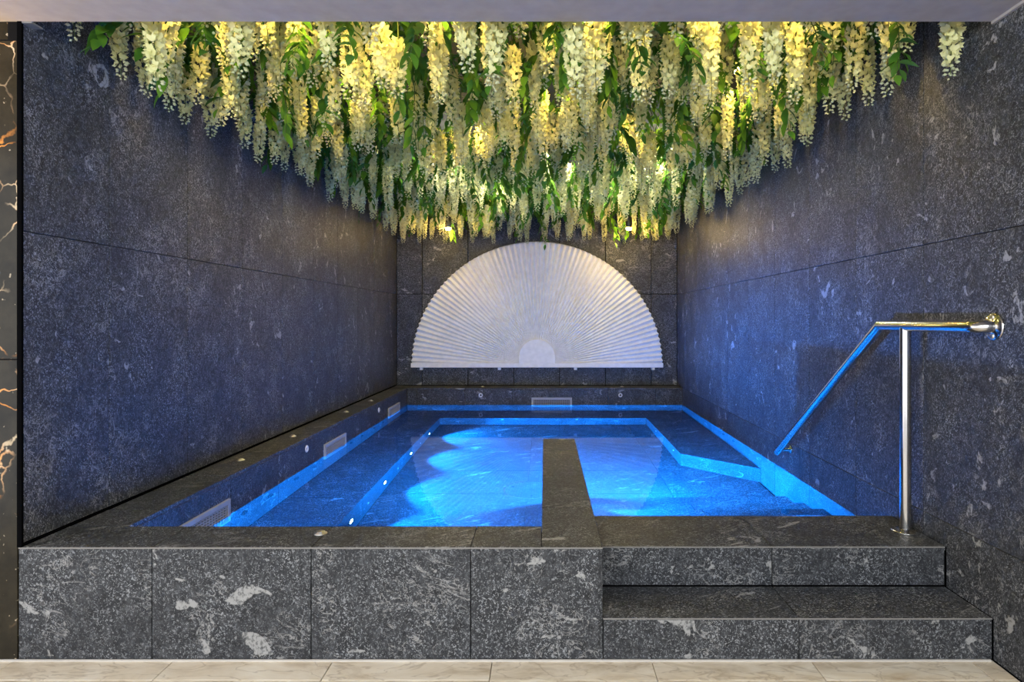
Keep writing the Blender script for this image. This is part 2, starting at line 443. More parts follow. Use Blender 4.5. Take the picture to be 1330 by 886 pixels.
# back rim
xb = cuts(XLC, xr(YBC) - 0.002, 0.2, 0.6)
tile_face(cb, POOLSTONE, (0, YBC, 0), (1, 0, 0), (0, 0, 1), (0, -1, 0), xb, [BENCH, CURB - 0.019])
tile_face(cb, STONE, (0, YBC, CURB), (1, 0, 0), (0, 1, 0), (0, 0, 1), xb, [0, YB - YBC - 0.002])
# front rim, inner side
tile_face(cb, POOLSTONE, (0, YC, 0), (1, 0, 0), (0, 0, 1), (0, 1, 0), [XLC, -1.22, -0.61, PL], [FLOOR, CURB - 0.019])

# entry steps outside
XS = 1.687
mb = MB(); mb.box(PR, XS, YF + T, SY2 - T, 0, SZ1 - T); mb.box(PR, XS, SY1 + T, SY2 - T, 0, SZ2 - T)
st = struct('entry_steps', mb, MORTAR, None, 'two dark granite steps up to the pool beside the handrail')
sx = [PR + 0.001, 0.96, XS]
tile_face(st, STONE, (0, YF, 0.005), (1, 0, 0), (0, 0, 1), (0, -1, 0), sx, [0, SZ1 - 0.011])
tile_face(st, STONE, (0, YF - 0.001, SZ1), (1, 0, 0), (0, 1, 0), (0, 0, 1), sx, [0, SY1 - YF])
tile_face(st, STONE, (0, SY1, SZ1 + 0.004), (1, 0, 0), (0, 0, 1), (0, -1, 0), sx, [0, SZ2 - SZ1 - 0.010])
tile_face(st, STONE, (0, SY1 - 0.001, SZ2), (1, 0, 0), (0, 1, 0), (0, 0, 1), [sx[0], 0.96, xr(2.7) - 0.006], [0, SY2 - SY1 + 0.001])
tile_face(st, POOLSTONE, (0, SY2, 0), (1, 0, 0), (0, 0, 1), (0, 1, 0), [PR, 0.96, 1.69], [0.05, SZ2 - 0.019])
mb = MB(); mb.box(PR + 0.001, XS, YF - 0.0016, YF + 0.004, SZ1 - 0.0056, SZ1 - 0.001); mb.box(PR + 0.001, XS, SY1 - 0.0016, SY1 + 0.004, SZ2 - 0.0056, SZ2 - 0.001)
obj('edge_joint', mb, EDGE, st)
mb = MB(); mb.box(XS, 1.70, YF + 0.003, SY1, 0.0, SZ1 - 0.004); mb.box(XS, 1.705, SY1 + 0.003, SY2, 0.0, SZ2 - 0.004)
obj('side_gap', mb, BLACK, st)

# steps under water
TR = [(0.10, 3.45), (-0.07, 3.73), (-0.24, 4.01), (-0.42, 4.33)]
mb = MB(); y0 = SY2 - 0.1
for z, y in TR: mb.box(PR + 0.002, 1.70, y0, y - T, FLOOR, z - T)
us = struct('pool_steps', mb, MORTAR, None, 'granite steps leading down into the blue water')
yp = SY2
for i, (z, y) in enumerate(TR):
    tile_face(us, POOLSTONE, (0, yp, z), (1, 0, 0), (0, 1, 0), (0, 0, 1), [PR, 0.96, xr(y) - 0.002], [0, y - yp])
    zn = TR[i + 1][0] if i < 3 else FLOOR
    tile_face(us, POOLSTONE, (0, y, zn), (1, 0, 0), (0, 0, 1), (0, 1, 0), [PR, 0.96, xr(y) - 0.002], [0, z - zn - 0.004])
    yp = y

# benches and basin floor
BL, BR, BY = -1.22, 1.19, 7.13
C1, C2 = (BR, 5.34), (1.712, 4.83)
mb = MB()
mb.box(XLC, BL - T, YC, YBC, FLOOR, BENCH - T); mb.box(BL - T, BR + T, BY + T, YBC, FLOOR, BENCH - T)
d = Vector((C2[0] - C1[0], C2[1] - C1[1], 0)).normalized(); nrm = Vector((d.y, -d.x, 0))
if nrm.y > 0: nrm = -nrm
mb.prism([(BR + T, YBC), (BR + T, C1[1] + 0.03), (C2[0], C2[1] + 0.03), (xr(YBC), YBC)], FLOOR, BENCH - T)
pb = struct('pool_bench', mb, MORTAR, None, 'submerged granite bench around three sides of the pool')
tile_face(pb, POOLSTONE, (XLC, 0, BENCH), (1, 0, 0), (0, 1, 0), (0, 0, 1), [0, BL - XLC], cuts(YC, YBC, 2.9, 1.2))
tile_face(pb, POOLSTONE, (0, BY, BENCH), (1, 0, 0), (0, 1, 0), (0, 0, 1), cuts(BL, BR, 0.2, 1.2), [0, YBC - BY])
tile_face(pb, POOLSTONE, (BR, 0, BENCH), (1, 0, 0), (0, 1, 0), (0, 0, 1), [0, xr(6.5) - BR], [5.6, 6.5, YBC])
mb = MB(); mb.prism([(BR, 5.5985), (C1[0], C1[1]), (C2[0], C2[1]), (1.718, 5.5985)], BENCH - T, BENCH)
obj('tile', mb, POOLSTONE, pb, None, True)
tile_face(pb, POOLSTONE, (BL, 0, FLOOR), (0, 1, 0), (0, 0, 1), (1, 0, 0), cuts(YC, BY, 2.9, 1.2), [0, BENCH - FLOOR - 0.001])
tile_face(pb, POOLSTONE, (0, BY, FLOOR), (1, 0, 0), (0, 0, 1), (0, -1, 0), cuts(BL, BR, 0.2, 1.2), [0, BENCH - FLOOR - 0.001])
tile_face(pb, POOLSTONE, (BR, 0, FLOOR), (0, 1, 0), (0, 0, 1), (-1, 0, 0), [C1[1], 6.3, BY], [0, BENCH - FLOOR - 0.001])
L = math.hypot(C2[0] - C1[0], C2[1] - C1[1])
tile(pb, POOLSTONE, (C1[0], C1[1], FLOOR), tuple(d), (0, 0, 1), tuple(nrm), L, BENCH - FLOOR - 0.001)
mb = MB(); mb.box(-1.8, 1.72, YC - 0.05, YBC, FLOOR - 0.1, FLOOR - T)
pf = struct('pool_floor', mb, MORTAR, None, 'granite floor of the basin under blue light')
tile_face(pf, POOLSTONE, (0, 0, FLOOR), (1, 0, 0), (0, 1, 0), (0, 0, 1), [BL, -0.13, PR + 0.01, 0.96, 1.70], cuts(YC, BY, 3.4, 0.6), gap=0.003)

# water
mb = MB()
e = 0.0005
poly = [(XLC + e, YC + e), (PL - e, YC + e), (PL - e, PE + e), (PR + e, PE + e), (PR + e, SY2 + e), (xr(SY2) - e, SY2 + e), (xr(YBC) - e, YBC - e), (XLC + e, YBC - e)]
# split in convex quads so that the surface stays a clean plane
P = lambda x, y: (x, y, WATER)
mb.add([P(XLC + e, YC + e), P(PL - e, YC + e), P(PL - e, PE + e), P(XLC + e, PE + e), P(PR + e, PE + e), P(PR + e, SY2 + e), P(xr(SY2) - e, SY2 + e), P(xr(PE) - e, PE + e), P(xr(YBC) - e, YBC - e), P(XLC + e, YBC - e)],
       [(0, 1, 2, 3), (5, 6, 7, 4), (3, 2, 4, 7, 8, 9)], True)
wt = obj('pool_water', mb, WATERM)
wt['kind'] = 'stuff'; wt['label'] = 'still clear water of the pool lit blue from below'; wt['category'] = 'water'
wt.cycles.is_caustics_caster = True

# ------------------------------------------------------------------ underwater lamps
lampbody = MB(); lampbody.lathe([(0.044, 0.0), (0.044, 0.005), (0.036, 0.008), (0.034, 0.005)], 24)
LB = lampbody.mesh('lamp_ring', CHROME)
lens = MB(); lens.lathe([(0.034, 0.004), (0.025, 0.009), (0.0005, 0.012)], 20)
LN = lens.mesh('lamp_lens', POOLGLOW)
def pool_lamp(label, loc, direction, power, group, off=0.045, through=False, cone=None):
    n = Vector(direction).normalized()
    t = thing('pool_lamp', label, 'lamp', loc, n.to_track_quat('Z', 'Y').to_euler(), group)
    put('lamp_ring', LB, t); put('lamp_lens', LN, t)
    l = bpy.data.lights.new('pool_lamp_light', 'SPOT' if through or cone else 'POINT')
    if through or cone: l.spot_size = math.radians(cone or 117); l.spot_blend = 0.45 if through else 0.8
    l.energy = power; l.color = BLUE; l.shadow_soft_size = 0.02
    l.cycles.is_caustics_light = through
    o = bpy.data.objects.new('pool_lamp_light', l); COL.objects.link(o); o.parent = t; o.location = (0, 0, off)
    if through or cone: o.rotation_euler = (PI, 0, 0)
    return t
PW = 740
for y, z, lab in ((3.839, -0.395, 'bright underwater lamp in the left bench, closest to the front rim'), (4.651, -0.405, 'bright underwater lamp in the left bench, second from the front rim'),
                  (5.56, -0.415, 'bright underwater lamp in the left bench, third from the front rim'), (6.45, -0.44, 'bright underwater lamp in the left bench, closest to the back wall')):
    pool_lamp(lab, (BL, y, z), (1, 0, 0), PW * 1.35, 'underwater lamps in the left bench', through=True)
GH = 'unseen underwater lamps added for blue light'  # out-of-view fixtures, added to give basin, benches and steps more blue light
pool_lamp('added unseen underwater lamp in the end of the divider, facing the back wall', (0.104, PE, 0.165), (0, 1, 0), PW * 2.6, GH)
pool_lamp('added unseen underwater lamp under the front rim, above the left bench', (-1.47, YC, 0.17), (0, 1, 0), PW * 1.0, GH)
pool_lamp('added unseen underwater lamp under the front rim, in the middle of the left basin', (-0.6, YC, 0.05), (0, 1, 0), PW, GH)
pool_lamp('added unseen underwater lamp on the side of the divider, above the submerged steps', (PR, 3.72, 0.06), (1, 0.10, -0.26), PW * 2.6, GH, 0.024, False, 58)
pool_lamp('added unseen underwater lamp on the side of the divider, beyond the submerged steps', (PR, 4.05, 0.04), (1, 0, 0), PW * 0.8, GH, 0.024)
pool_lamp('added unseen underwater lamp in the right wall above the submerged steps', (xr(3.32), 3.32, 0.176), (-1, 0, 0), PW * 0.55, GH, 0.03, True)
pool_lamp('added unseen underwater lamp in the lowest riser of the submerged steps', (0.85, 4.33, -0.52), (0, 1, 0), PW, GH, 0.02)

# massage jets just under the water line
j0 = MB(); j0.lathe([(0.037, 0), (0.037, 0.004), (0.032, 0.006), (0.024, 0.003), (0.022, 0.001)], 24)
J0 = j0.mesh('jet_ring', DARKPL)
j1 = MB(); j1.lathe([(0.007, 0.001), (0.007, 0.008), (0.005, 0.010), (0.003, 0.006)], 14)
J1 = j1.mesh('jet_nozzle', CHROME)
def jet(label, loc, n, group):
    t = thing('massage_jet', label, 'jet', loc, Vector(n).to_track_quat('Z', 'Y').to_euler(), group)
    put('jet_ring', J0, t); put('jet_nozzle', J1, t)
for i, y in enumerate((3.51, 3.845, 4.25, 4.58, 5.45, 5.78, 6.19, 6.52)):
    jet(f'round massage jet under the water line of the left rim, {ORD[i]} from the front', (XLC, y, 0.08), (1, 0, 0), 'massage jets along the left rim')
for i, y in enumerate((5.55, 5.87)):
    jet(f'round massage jet under the water line of the right wall, {("nearer", "farther")[i]} of two', (xr(y), y, 0.07), (-1, 0, 0), 'massage jets in the right wall')
for i, x in enumerate((-0.99, -0.64, 0.80, 1.09)):
    jet(f'round massage jet under the water line of the back rim, {ORD[i]} counted from the left', (x, YBC, 0.08), (0, -1, 0), 'massage jets along the back rim')
# small pale nozzles in the bench risers
nz = MB(); nz.lathe([(0.016, 0), (0.016, 0.005), (0.009, 0.007), (0.006, 0.002)], 16)
NZ = nz.mesh('inlet_nozzle', flat('white_plastic', (0.75, 0.76, 0.78), 0.4))
def nozzle(label, loc, n, group):
    o = put('inlet_nozzle', NZ); o.location = loc; o.rotation_euler = Vector(n).to_track_quat('Z', 'Y').to_euler(); tag(o, label, 'nozzle', group)
for i, y in enumerate((4.22, 5.08, 6.0)):
    nozzle(f'small pale nozzle in the left bench front, between the {ORD[i]} and {ORD[i + 1]} lamp', (BL, y, -0.44), (1, 0, 0), 'nozzles in the bench front')
for i, x in enumerate((-0.49, 0.38)):
    nozzle(f'small pale nozzle in the back bench front, {("left", "right")[i]} of two', (x, BY, -0.30), (0, -1, 0), 'nozzles in the bench front')
for i, y in enumerate((5.62, 6.5)):
    nozzle(f'small pale nozzle in the right bench front, {("nearer", "farther")[i]} of two', (BR, y, -0.36), (-1, 0, 0), 'nozzles in the bench front')
# ring nozzles above the water and steel buttons on the rim
rn = MB(); rn.lathe([(0.012, 0.0), (0.014, 0.006), (0.020, 0.008), (0.025, 0.005), (0.026, 0.0)], 22)
RN = rn.mesh('ring', flat('pale_ring', (0.66, 0.67, 0.70), 0.4)); rc = MB(); rc.lathe([(0.012, 0.001), (0.0004, 0.002)], 16); RC = rc.mesh('ring_centre', DARKPL)
for i, (loc, n, lab) in enumerate((((-0.80, YBC, 0.340), (0, -1, 0), 'small pale ring fitting above the water in the back rim, left of the grille'), ((0.957, YBC, 0.340), (0, -1, 0), 'small pale ring fitting above the water in the back rim, right of the grille'),
                                   ((XLC, 4.43, 0.350), (1, 0, 0), 'small pale ring fitting in the left rim, nearer to the front'), ((XLC, 6.36, 0.347), (1, 0, 0), 'small pale ring fitting in the left rim, nearer to the back wall'))):
    t = thing('ring_fitting', lab, 'fitting', loc, Vector(n).to_track_quat('Z', 'Y').to_euler(), 'ring fittings above the water')
    put('ring', RN, t); put('ring_centre', RC, t)
bt = MB(); bt.lathe([(0.026, 0.0), (0.026, 0.003), (0.018, 0.005), (0.017, 0.009), (0.010, 0.012), (0.0005, 0.013)], 20)
BT = bt.mesh('rim_button', flat('satin_steel', (0.72, 0.70, 0.66), 0.35, 1.0))
for i, (x, y, lab) in enumerate(((-0.896, 2.445, 'small steel button on the front rim of the pool'), (-1.855, 3.726, 'small steel button on the left rim, closest to the front'), (-1.852, 4.494, 'small steel button on the left rim, second from the front'),
                                 (-1.846, 5.68, 'small steel button on the left rim, third from the front'), (-1.838, 6.46, 'small steel button on the left rim, closest to the back wall'),
                                 (-0.79, 7.83, 'small steel button on the back rim, under the left end of the fan'), (0.996, 7.83, 'small steel button on the back rim, under the right end of the fan'))):
    o = put('rim_button', BT); o.location = (x, y, CURB); tag(o, lab, 'button', 'steel buttons on the pool rim')

# skimmer grilles
def grille(label, loc, xdir, n, w=0.51, h=0.185):
    X, N = Vector(xdir), Vector(n); Z = Vector((0, 0, 1))
    t = thing('skimmer_grille', label, 'grille', (0, 0, 0), (0, 0, 0), 'skimmer grilles at the water line')
    t.matrix_world = Matrix(((X.x, N.x, Z.x, loc[0]), (X.y, N.y, Z.y, loc[1]), (X.z, N.z, Z.z, loc[2]), (0, 0, 0, 1)))
    f = 0.026
    for k, bx in (('frame_rail', (-w / 2, w / 2, h - f, h)), ('frame_rail', (-w / 2, w / 2, 0, f)), ('frame_stile', (-w / 2, -w / 2 + f, f, h - f)), ('frame_stile', (w / 2 - f, w / 2, f, h - f))):
        m = MB(); m.box(bx[0], bx[1], -0.002, 0.014, bx[2], bx[3], 0.002); obj(k, m, PLASTIC, t)
    m = MB(); m.box(-w / 2 + f, w / 2 - f, 0.0005, 0.002, f, h - f); obj('recess', m, DARKPL, t)
    m = MB(); m.box(-w / 2 + f, w / 2 - f, 0.002, 0.011, -0.0020, 0.0020, 0.0006); me = m.mesh('slat', PLASTIC)
    k = 10
    for i in range(k): put('slat', me, t, Matrix.Translation((0, 0, f + (h - 2 * f) * (i + 0.5) / k)))
    m = MB(); m.box(-0.0014, 0.0014, 0.002, 0.010, f, h - f); me2 = m.mesh('cross_bar', PLASTIC)
    for i in range(17): put('cross_bar', me2, t, Matrix.Translation((-w / 2 + f + (w - 2 * f) * (i + 0.5) / 17, 0, 0)))
grille('grey skimmer grille in the left rim, closest to the front', (XLC, 3.08, 0.125), (0, 1, 0), (1, 0, 0))
grille('grey skimmer grille in the left rim, halfway along the pool', (XLC, 5.03, 0.125), (0, 1, 0), (1, 0, 0))
grille('grey skimmer grille in the left rim, near the back corner', (XLC, 6.99, 0.125), (0, 1, 0), (1, 0, 0))
grille('grey skimmer grille in the back rim below the fan', (0.093, YBC, 0.125), (1, 0, 0), (0, -1, 0))
# drain cover
dc = thing('drain_cover', 'round stone drain cover in the basin floor beside the divider', 'drain', (-0.11, 4.70, FLOOR))
m = MB(); m.lathe([(0.205, -0.002), (0.205, 0.004), (0.198, 0.004), (0.198, -0.002)], 48, smooth=False); obj('cover_rim', m, CHROME, dc)
m = MB(); m.lathe([(0.196, -0.002), (0.196, 0.003), (0.0005, 0.0035)], 48, smooth=False); obj('cover_plate', m, POOLSTONE, dc)
m = MB(); m.lathe([(0.012, 0.003), (0.012, 0.006), (0.0005, 0.006)], 12)
for a in (0.6, 2.7, 4.8): obj('screw', m, CHROME, dc, Matrix.Translation((0.15 * math.cos(a), 0.15 * math.sin(a), 0)))

# ------------------------------------------------------------------ white pleated fan
fan = thing('wall_fan', 'large white pleated half-round fan on the back wall', 'fan', (-0.095, YB - 0.03, 0.669))
R, NP = 1.632, 72
m = MB(); vs = []; fs = []
RAD = [0.0, 0.16, 0.45, 0.8, 1.2, 1.58, 1.0]
N2 = NP * 2
r_in, steps = 0.12, 7
for i in range(N2 + 1):
    a = PI * i / N2
    for s in range(steps):
        r = r_in + (R - (0.010 if i % 2 else 0.0) - r_in) * s / (steps - 1)
        amp = 0.044 * (0.10 + 0.90 * (r / R))
        dep = -0.012 - (amp if i % 2 == 0 else 0)
        vs.append((r * math.cos(a), dep, 0.02 + r * math.sin(a) * (R - 0.02) / R))
for i in range(N2):
    for s in range(steps - 1):
        a0 = i * steps + s; fs.append((a0, a0 + 1, a0 + 1 + steps, a0 + steps))
m.add(vs, fs)
back = len(m.v)   # thin back sheet gives the panel its thickness
bv = [(R * 0.992 * math.cos(PI * i / 72), 0.026, 0.02 + R * 0.992 * math.sin(PI * i / 72)) for i in range(73)]
fv = [(x, -0.010, z) for x, y, z in bv]
m.add(bv + fv, [tuple(range(73))] + [(i, i + 1, 74 + i, 73 + i) for i in range(72)])
obj('pleated_sheet', m, WHITE, fan, None, True)
m = MB(); m.box(-R - 0.004, R + 0.004, -0.052, 0.028, 0, 0.058, 0.003); obj('base_rail', m, WHITE, fan, None, True)
m = MB(); hp = [(0.234, 0.058)] + [(0.234 * math.cos(PI * k / 28), 0.13 + 0.234 * math.sin(PI * k / 28)) for k in range(29)] + [(-0.234, 0.058)]
n = len(hp)
m.add([(x, -0.05, z) for x, z in hp] + [(x, -0.01, z) for x, z in hp], [tuple(range(n))[::-1]] + [(i, (i + 1) % n, n + (i + 1) % n, n + i) for i in range(n)])
obj('hub_plate', m, WHITE, fan, None, True)
m = MB(); m.box(-0.02, 0.02, -0.03, 0.028, -0.034, 0.0, 0.002); m.box(-0.007, 0.007, -0.034, -0.03, -0.024, -0.010)
BRK = m.mesh('bracket', WHITE)
for x in (-1.505, -0.49, 0.50, 1.51): put('bracket', BRK, fan, Matrix.Translation((x, 0, 0)))

# ------------------------------------------------------------------ handrail
XRAIL = 1.632
rail = thing('handrail', 'polished steel handrail with post beside the steps on the right wall', 'handrail', (0, 0, 0))
yp_, zr = 2.76, 1.258
def arc(c, u, v, r, a0, a1, k=8): return [tuple(Vector(c) + Vector(u) * (r * math.cos(a0 + (a1 - a0) * i / k)) + Vector(v) * (r * math.sin(a0 + (a1 - a0) * i / k))) for i in range(k + 1)]
RT = 0.0238
bend = (XRAIL, 2.972, zr)
top = [(XRAIL, 2.972 + 0.0, zr), (XRAIL, 2.5, zr)] + [(XRAIL, 2.345, zr)] + arc((XRAIL + 0.045, 2.345, zr), (-1, 0, 0), (0, -1, 0), 0.045, 0, PI / 2, 8)[1:] + [(1.694, 2.30, zr)]
m = MB(); m.tube(top, RT, 24); obj('top_rail', m, STEEL, rail)
m = MB(); m.tube([bend, (XRAIL, 4.285, 0.358)], RT, 24); obj('sloping_rail', m, STEEL, rail)
m = MB(); m.lathe([(0.0005, -RT), (RT * 0.7, -RT * 0.7), (RT, 0), (RT * 0.7, RT * 0.7), (0.0005, RT)], 20, Matrix.Translation(bend)); obj('mitre_joint', m, STEEL, rail)
m = MB(); m.tube([(XRAIL, yp_, SZ2), (XRAIL, yp_, zr - 0.01)], RT, 24); obj('post', m, STEEL, rail)
m = MB(); m.lathe([(0.058, 0), (0.058, 0.003), (0.050, 0.006), (RT + 0.004, 0.007), (RT, 0.012)], 32, Matrix.Translation((XRAIL, yp_, SZ2))); obj('base_flange', m, STEEL, rail)
FM = Matrix.Translation((1.6945, 2.30, zr)) @ Matrix.Rotation(-PI / 2, 4, 'Y')
m = MB(); m.lathe([(0.052, 0), (0.052, 0.004), (0.047, 0.007), (RT + 0.003, 0.008), (RT, 0.012)], 32, FM)
wf = obj('wall_flange', m, STEEL, rail)
for dz in (0.037, -0.037):
    m = MB(); m.lathe([(0.010, 0.006), (0.009, 0.011), (0.004, 0.012), (0.0005, 0.010)], 12, FM @ Matrix.Translation((dz, 0, 0))); obj('screw', m, flat('screw_steel', (0.7, 0.62, 0.5), 0.3, 1.0), wf)
FM2 = Matrix.Translation((xr(4.24) - 0.0005, 4.24, 0.385)) @ Matrix.Rotation(-PI / 2, 4, 'Y')
m = MB(); m.lathe([(0.030, 0), (0.030, 0.004), (0.011, 0.006), (0.011, 0.085)], 16, FM2); obj('wall_stub', m, STEEL, rail)
# ------------------------------------------------------------------ warm spot lamps among the flowers
sb = MB(); sb.lathe([(0.010, 0.0), (0.034, 0.004), (0.040, 0.05), (0.040, 0.12), (0.030, 0.135), (0.010, 0.14)], 20)
SB = sb.mesh('lamp_housing', LAMPBODY)
bl = MB(); bl.lathe([(0.0005, -0.030), (0.022, -0.024), (0.034, -0.010), (0.034, 0.003)], 20); BLM = bl.mesh('bulb', WARMGLOW)
def spot_lamp(label, loc, power, tilt=(0, 0, 0), color=WARM, group='warm spot lamps between the flowers'):
    t = thing('spot_lamp', label, 'lamp', loc, tilt, group)
    put('lamp_housing', SB, t); put('bulb', BLM, t)
    m = MB(); m.tube([(0, 0, 0.135), (0, 0, NICHE - loc[2])], 0.008, 10); obj('lamp_stem', m, LAMPBODY, t)
    l = bpy.data.lights.new('spot_lamp_light', 'POINT'); l.energy = power; l.color = color; l.shadow_soft_size = 0.035
    o = bpy.data.objects.new('spot_lamp_light', l); COL.objects.link(o); o.parent = t; o.location = (0, 0, -0.075)
    return t
spot_lamp('glowing warm spot lamp low between the flowers, above the left half of the fan', (-1.15, 7.30, 2.385), 18)
spot_lamp('glowing warm spot lamp low between the flowers, above the right half of the fan', (1.01, 7.30, 2.385), 22)
FRONTL = [-1.42, -1.02, -0.74, -0.42, 0.14, 0.62, 0.96, 1.30]
for i, x in enumerate(FRONTL):
    t = thing('beam_spotlight', f'warm spotlight behind the ceiling edge, {ORD[i]} from the left wall', 'lamp', (x, 2.345, 2.66), (math.radians(76), 0, 0), 'warm spotlights behind the ceiling edge')
    put('lamp_housing', SB, t, Matrix.Translation((0, 0, 0)) @ Matrix.Scale(0.8, 4)); put('bulb', BLM, t, Matrix.Scale(0.8, 4))
    m = MB(); m.box(-0.012, 0.012, 0.03, 0.125, 0.04, 0.06); obj('bracket', m, LAMPBODY, t)
    l = bpy.data.lights.new('beam_spotlight_light', 'SPOT'); l.energy = 48; l.color = WARM; l.shadow_soft_size = 0.03; l.spot_size = math.radians(125); l.spot_blend = 0.6
    o = bpy.data.objects.new('beam_spotlight_light', l); COL.objects.link(o); o.parent = t; o.location = (0, 0, -0.02)
FRONTL = [(x, 2.4) for x in FRONTL]
MID_FILL = [(-1.15, 3.6), (-0.5, 4.4), (0.1, 3.7), (0.7, 4.5), (1.15, 3.6)]  # unseen lamps added to warm the flowers in the middle of the niche
for i, (x, y) in enumerate(MID_FILL):
    spot_lamp(f'added warm fill lamp further into the niche, {ORD[i]} from the left wall', (x, y, 2.76), 11)
DEEP_FILL = [(-0.95, 5.4), (-0.5, 6.2), (0.15, 5.4), (0.6, 6.2), (1.0, 5.5)]  # unseen lamps added to brighten the rear flowers
for i, (x, y) in enumerate(DEEP_FILL):
    spot_lamp(f'added fill lamp deep in the flowers before the fan, {ORD[i]} from the left wall', (x, y, 2.79), 17, color=(1.0, 0.93, 0.72))
MID_FILL = MID_FILL + DEEP_FILL
LAMPS = [(x, y) for x, y in FRONTL + MID_FILL] + [(-1.15, 7.3), (1.01, 7.3)]


# ------------------------------------------------------------------ wisteria
rnd = random.Random(21)
def floret(mb, M, s):
    """one pea flower: cupped banner petal, two wings, keel"""
    W, H = 0.019 * s, 0.030 * s
    vs = []
    for j in range(3):
        for i in range(3):
            u = (i - 1); v = j / 2
            w = W * (0.42, 1.0, 0.66)[j]
            vs.append((u * w, (0.004 if u else -0.003) * s + v * v * 0.008 * s - (0.006 * s if j == 2 else 0), v * H * (0.74 if (j == 2 and not u) else (1.06 if j == 2 else 1.0))))
    fs = [(a, a + 1, a + 4, a + 3) for a in (0, 1, 3, 4)]
    mb.add(vs, fs, True, M)
    for sg in (-1, 1):
        mb.add([(0, 0, 0), (sg * 0.010 * s, 0.012 * s, 0.004 * s), (sg * 0.007 * s, 0.026 * s, -0.004 * s), (0.001 * sg * s, 0.018 * s, -0.006 * s)], [(0, 1, 2, 3)], True, M)
    mb.add([(0, 0.004 * s, -0.001 * s), (0.005 * s, 0.013 * s, -0.010 * s), (0, 0.022 * s, -0.013 * s), (-0.005 * s, 0.013 * s, -0.010 * s)], [(0, 1, 2), (0, 2, 3)], True, M)
def bud(mb, M, s):
    ring = [(0.0052 * s * math.cos(2 * PI * k / 6), 0.0052 * s * math.sin(2 * PI * k / 6), 0.008 * s) for k in range(6)]
    mb.add([(0, 0, 0), *ring, (0, 0, 0.017 * s)], [(0, 1 + (k + 1) % 6, 1 + k) for k in range(6)] + [(7, 1 + k, 1 + (k + 1) % 6) for k in range(6)], True, M)
def raceme_layout(L, rmax, r):
    """matrices of florets and buds along a hanging stalk of length L"""
    fl, bu = [], []
    n = int(L / 0.0046)
    for i in range(n):
        t = (i + r.random() * 0.6) / n
        z = -0.02 - t * (L - 0.02)
        an = i * 2.399963 + r.uniform(-0.25, 0.25)
        prof = rmax * (0.62 + 0.38 * min(1, t / 0.12)) * (1 - 0.66 * max(0, (t - 0.45) / 0.55) ** 1.5)
        if t < 0.82:
            s = (1.0 - 0.36 * t) * r.uniform(0.85, 1.15)
            rad = max(0.004, prof - 0.018 * s)
            M = Matrix.Translation((rad * math.sin(an), rad * math.cos(an), z)) @ Matrix.Rotation(-an, 4, 'Z') @ Matrix.Rotation(r.uniform(-0.85, 0.15), 4, 'X') @ Matrix.Rotation(r.uniform(-0.6, 0.6), 4, 'Y')
            fl.append((M, s))
        else:
            s = (1.45 - 0.6 * (t - 0.82) / 0.18) * r.uniform(0.9, 1.1)
            rad = max(0.002, prof * 0.55)
            M = Matrix.Translation((rad * math.sin(an), rad * math.cos(an), z)) @ Matrix.Rotation(-an, 4, 'Z') @ Matrix.Rotation(-r.uniform(1.5, 2.2), 4, 'X')
            bu.append((M, s))
    return fl, bu
FLM = []
for k in range(3):
    m = MB(); floret(m, Matrix.Identity(4), 1.0 + 0.05 * k); FLM.append(m.mesh('blossom', PETAL))
KINDS = []
for k in range(7):
    r = random.Random(100 + k)
    L = (0.27, 0.31, 0.34, 0.37, 0.41, 0.30, 0.44)[k]; rm = r.uniform(0.036, 0.044)
    fl_, bu_ = raceme_layout(L, rm, r)
    a = MB(); [floret(a, M, s) for M, s in fl_]
    b = MB(); [bud(b, M, s) for M, s in bu_]
    c = MB(); c.tube([(0, 0, 0.10), (0.003, 0.002, 0.0), (0, 0, -L)], [0.0026, 0.0024, 0.0012], 6)
    KINDS.append((L, fl_, a.mesh('blossoms', PETAL), b.mesh('buds', BUD), c.mesh('stalk', STEM), a, b))

def side(x, n, i):
    return f'{ORD[i]} from the left wall' if i < n / 2 else f'{ORD[n - 1 - i]} from the right wall'
NROW, NCOL, NEAR = 20, 22, 12
row_y = [2.40]
for k in range(1, NROW): row_y.append(row_y[-1] + 0.17 + 0.0125 * k)
sc_ = (7.90 - 2.40) / (row_y[-1] - 2.40)
row_y = [2.40 + (y - 2.40) * sc_ for y in row_y]
RN_ = lambda k: 'frontmost flower row' if k == 0 else ('rearmost flower row' if k == NROW - 1 else f'{ORD[k]} flower row')
spots = []
for k, y in enumerate(row_y):
    dy = (row_y[k] - row_y[k - 1]) if k else 0.1
    row = []
    for i in range(NCOL):
        x0, x1 = xl(y) + 0.06, xr(y) - 0.06
        x = x0 + (x1 - x0) * (i + 0.5 + rnd.uniform(-0.38, 0.38)) / NCOL
        row.append([x, y + rnd.uniform(-0.42, 0.42) * dy * (0.3 if k in (0, NROW - 1) else 1)])
    row.sort()
    for i, (x, yy) in enumerate(row):
        kind = rnd.randrange(7)
        L = KINDS[kind][0]
        edge = i in (0, 1, NCOL - 2, NCOL - 1) or k == NROW - 1
        u = rnd.random()
        zb = 2.265 + (0.07 * u if edge else 0.34 * u ** 1.15)
        if k == 0: zb = 2.14 + 0.42 * u
        if k == 1: zb = 2.18 + 0.36 * u
        zb = min(zb, 2.84 - L)
        if math.hypot(x - 0.68, yy - 3.93) < 0.16: x += 0.20 if x > 0.68 else -0.20
        spots.append((k, i, x, min(yy, 7.92), zb, kind, L))
far = MB()
